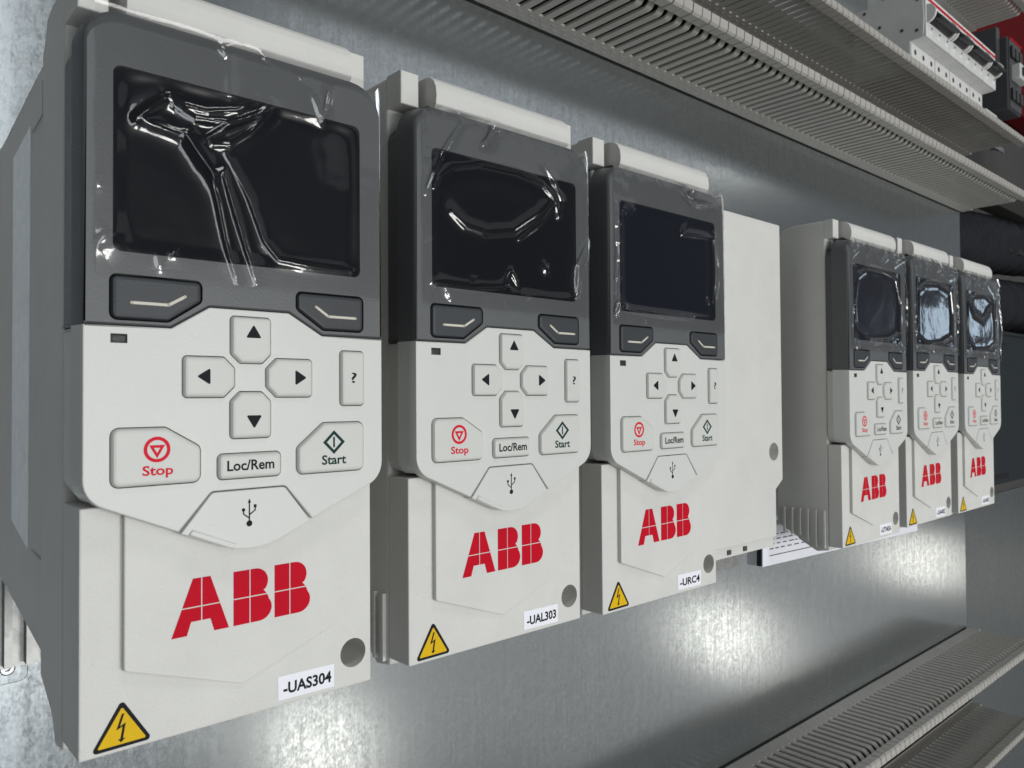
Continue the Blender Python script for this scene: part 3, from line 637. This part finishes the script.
# ------------------------------------------------------------------ breakers on a rail
t = thing('din_rail', 'zinc mounting rail behind the breakers above the upper duct', 'rail', (520, 0, 402))
link('rail', prism_x('rail', [(158, 0), (158, 5), (165, 5), (165, 30), (158, 30), (158, 35), (156.6, 35), (156.6, 28.6), (163.6, 28.6), (163.6, 6.4), (156.6, 6.4), (156.6, 0)], 0, 640), 'zinc', t)
link('rail_spacer', boxes('rail_spacer', [(0, 640, 165.1, YW - 0.2, 8, 27)]), 'zinc', t)
PP = 19.3
def breaker(x0, poles, label):
    Wd = poles * PP - 0.5
    t = thing('circuit_breaker', label, 'breaker', (x0, 0, 382), 0, 'breakers side by side on the rail')
    prof = [(156.4, -4), (143, -4), (143, 0), (105, 0), (105, 17.6), (93.7, 18.0), (92.6, 36), (93.7, 58), (105, 58.4), (105, 76), (143, 76), (143, 62), (156.4, 62)]
    b = link('body', prism_x('body', prof, 0, Wd, 0.5), 'brk_side', t)
    link('terminal_face', boxes('terminal_face', [(0.6, Wd - 0.4, 104.2, 105.5, 0.4, 17.2)], 0.3), 'brk', t)
    link('nose_face', slab('nose_face', [(0.6, 18.4), (Wd - 0.4, 18.4), (Wd - 0.4, 57.6), (0.6, 57.6)], [(0.4, 91.0), (0, 91.5), (0, 93.2)]), 'brk', t)
    for p in range(poles):
        xc = (p + 0.5) * PP
        link('terminal_hole', slab('terminal_hole', circle(0, 0, 2.5, 16), [(0.4, 0), (0, 0.15), (0, 0.5)], key='tho'), 'dark', t, (xc, 103.9, 10.2))
        link('marker_window', boxes('marker_window', [(-3.5, 3.5, 0, 0.4, -1.0, 1.0)], 0, 'mk'), 'paper', t, (xc, 90.7, 24))
        link('test_hole', slab('test_hole', circle(0, 0, 1.1, 10), [(0, 0), (0, 0.4)], key='teh'), 'dark', t, (xc + 4, 90.7, 28.5))
    link('red_stripe', boxes('red_stripe', [(0.7, Wd - 0.5, 90.55, 91.0, 52.2, 54.6)]), 'red', t)
    if x0 < 710:
        for ry, rz_ in ((148, 8), (112, 30), (132, 40), (112, 62), (128, 66), (98, 54), (99, 26), (120, 8), (146, 58)):
            link('rivet', prism_x('rivet', [(1.5 * math.cos(a_ * 0.628), 1.5 * math.sin(a_ * 0.628)) for a_ in range(10)], -0.35, 0.3, 0, 'rivet'), 'anth', t, (0, ry, rz_))
    # toggle bar between two round cheeks
    hub = [(91.5 - 8.6 * math.sin(math.radians(a)), 39 + 8.6 * math.cos(math.radians(a))) for a in range(0, 181, 15)]
    c_ = prism_x('cheek', hub, -1.3, 1.3, 0.3, 'cheek')
    link('cheek', c_, 'brk', t, (2.6, 0, 0)); link('cheek', c_, 'brk', t, (Wd - 2.4, 0, 0))
    tg = [(91.3 - 6.8 * math.sin(math.radians(a)), 39 + 6.8 * math.cos(math.radians(a))) for a in range(0, 181, 20)]
    to = link('toggle_hub', prism_x('toggle_hub', tg, 4.4, Wd - 4.2, 0.2), 'dark', t)
    link('toggle_bar', prism_x('toggle_bar', [(86, 34), (80, 32.5), (79.4, 35), (85.5, 40)], 5.5, Wd - 5.3, 0.4), 'dark', to)
    return t
x = 706.5
for np_, lb in ((3, 'leftmost and nearest white breaker, its bare grey side in view'), (2, 'narrow white breaker second from the left on the rail'), (3, 'wide white breaker third from the left on the rail'), (2, 'last narrow white breaker next to the dark contactor')):
    breaker(x, np_, lb); x += np_ * PP
t = thing('contactor', 'dark grey contactor at the right end of the breaker row', 'contactor', (962, 0, 399))
link('body', boxes('body', [(0, 46, 97, 156, 0, 82)], 1.0), 'anth', t)
link('nose', slab('nose', rounded([(2, 1), (44, 1), (44, 81), (2, 81)], 2), [(1.5, 95), (0.4, 95.6), (0, 97.2)]), 'anth', t)
for zc, nm in ((10, 'lower_terminals'), (58, 'upper_terminals')):
    link(nm, boxes(nm, [(3 + 14 * k, 13 + 14 * k, 92.5, 95.2, zc, zc + 13) for k in range(3)], 0.5), 'dark', t)
link('arm_window', boxes('arm_window', [(6, 38, 86, 95.2, 33, 50)], 1.0), 'brk_side', t)
link('arm_slider', boxes('arm_slider', [(12, 30, 82, 86.2, 37, 46)], 0.6), 'anth', t)
link('red_edge', boxes('red_edge', [(2, 44, 94.2, 95.3, 79, 80.4)]), 'red', t)
link('foot_lug', boxes('foot_lug', [(-44, -6, 106, 128, -14, -8)], 1.5), 'brk_side', t)
link('side_block', boxes('side_block', [(-12, -0.3, 104, 150, 44, 92)], 1.0), 'anth', t)

# ------------------------------------------------------------------ things beyond the plate's right edge
def hose(name, label, pts, r, group):
    n = 150; m = 26
    P = [Vector(p) for p in pts]
    V = []; F = []
    for k in range(n):
        u = k / (n - 1) * (len(P) - 1); a = min(int(u), len(P) - 2); f = u - a
        p0 = P[max(a - 1, 0)]; p1 = P[a]; p2 = P[a + 1]; p3 = P[min(a + 2, len(P) - 1)]
        c = 0.5 * ((2 * p1) + (p2 - p0) * f + (2 * p0 - 5 * p1 + 4 * p2 - p3) * f * f + (3 * p1 - p0 - 3 * p2 + p3) * f ** 3)
        for j in range(m):
            an = 2 * math.pi * j / m
            wob = 1 + 0.065 * math.sin(k * 0.9 + 1.3 * math.sin(an * 2 + k * 0.05)) + 0.05 * noise.noise((c.x * 0.012, an * 1.3, r))
            V.append((c.x, c.y + r * wob * math.cos(an), c.z + r * wob * math.sin(an)))
    for k in range(n - 1):
        for j in range(m):
            j2 = (j + 1) % m; F.append((k * m + j, k * m + j2, (k + 1) * m + j2, (k + 1) * m + j))
    F.append(list(range(m))[::-1]); F.append(list(range((n - 1) * m, n * m)))
    o = link(name, mesh_from(name, V, F, 60), 'hose'); tag(o, label, 'hose', group); return o
hose('cable_sleeve', 'thick black wrinkled cable sleeve just under the upper duct end', [(1040, 262, 300), (1180, 262, 304), (1350, 262, 322), (1700, 265, 350)], 46, 'black cable sleeves beyond the plate')
hose('cable_sleeve', 'black wrinkled cable sleeve below the other, behind the farthest drive', [(1040, 262, 205), (1180, 262, 208), (1350, 262, 222), (1700, 265, 238)], 44, 'black cable sleeves beyond the plate')
t = thing('dark_enclosure', 'dark anthracite enclosure with narrow slots behind the farthest drive', 'enclosure', (1060, 214, -62))
link('front_panel', slab('front_panel', rounded([(0, 0), (900, 0), (900, 236), (0, 236)], 3), [(0.8, 0), (0, 0.8), (0, 110)]), 'enclosure', t)
for xs, zs in ((178, 214), (178, 8)):
    link('slot', boxes('slot', [(xs, xs + 120, -0.8, 0.3, zs, zs + 7)], 0.2), 'hose', t)
link('panel_edge', boxes('panel_edge', [(0, 900, -3, -0.1, 231, 236)], 0.4), 'enclosure', t)
t = thing('red_frame', 'dark red painted steel frame behind the contactor', 'frame', (1070, 236, 528))
link('panel', boxes('panel', [(0, 1500, 0, 30, 26, 700)], 1.0), 'redpaint', t)
link('lower_flange', boxes('lower_flange', [(0, 1500, -26, 0, 10, 26)], 1.0), 'redpaint', t)
t = thing('support_beam', 'dark brown crossbeam behind the right end of the upper duct', 'beam', (1040, 215, 372))
link('beam', boxes('beam', [(0, 900, 0, 30, 0, 26)], 1.0), 'brown', t)
link('post', boxes('post', [(70, 92, 4, 26, -60, -0.3)], 1.0), 'brown', t)
link('brace', prism_x('brace', [(6, -62), (20, -62), (20, -50), (6, -50)], 110, 620), 'brown', t)
link('clip', boxes('clip', [(118, 132, 2, 12, -26, -8)], 1.0), 'zinc', t)
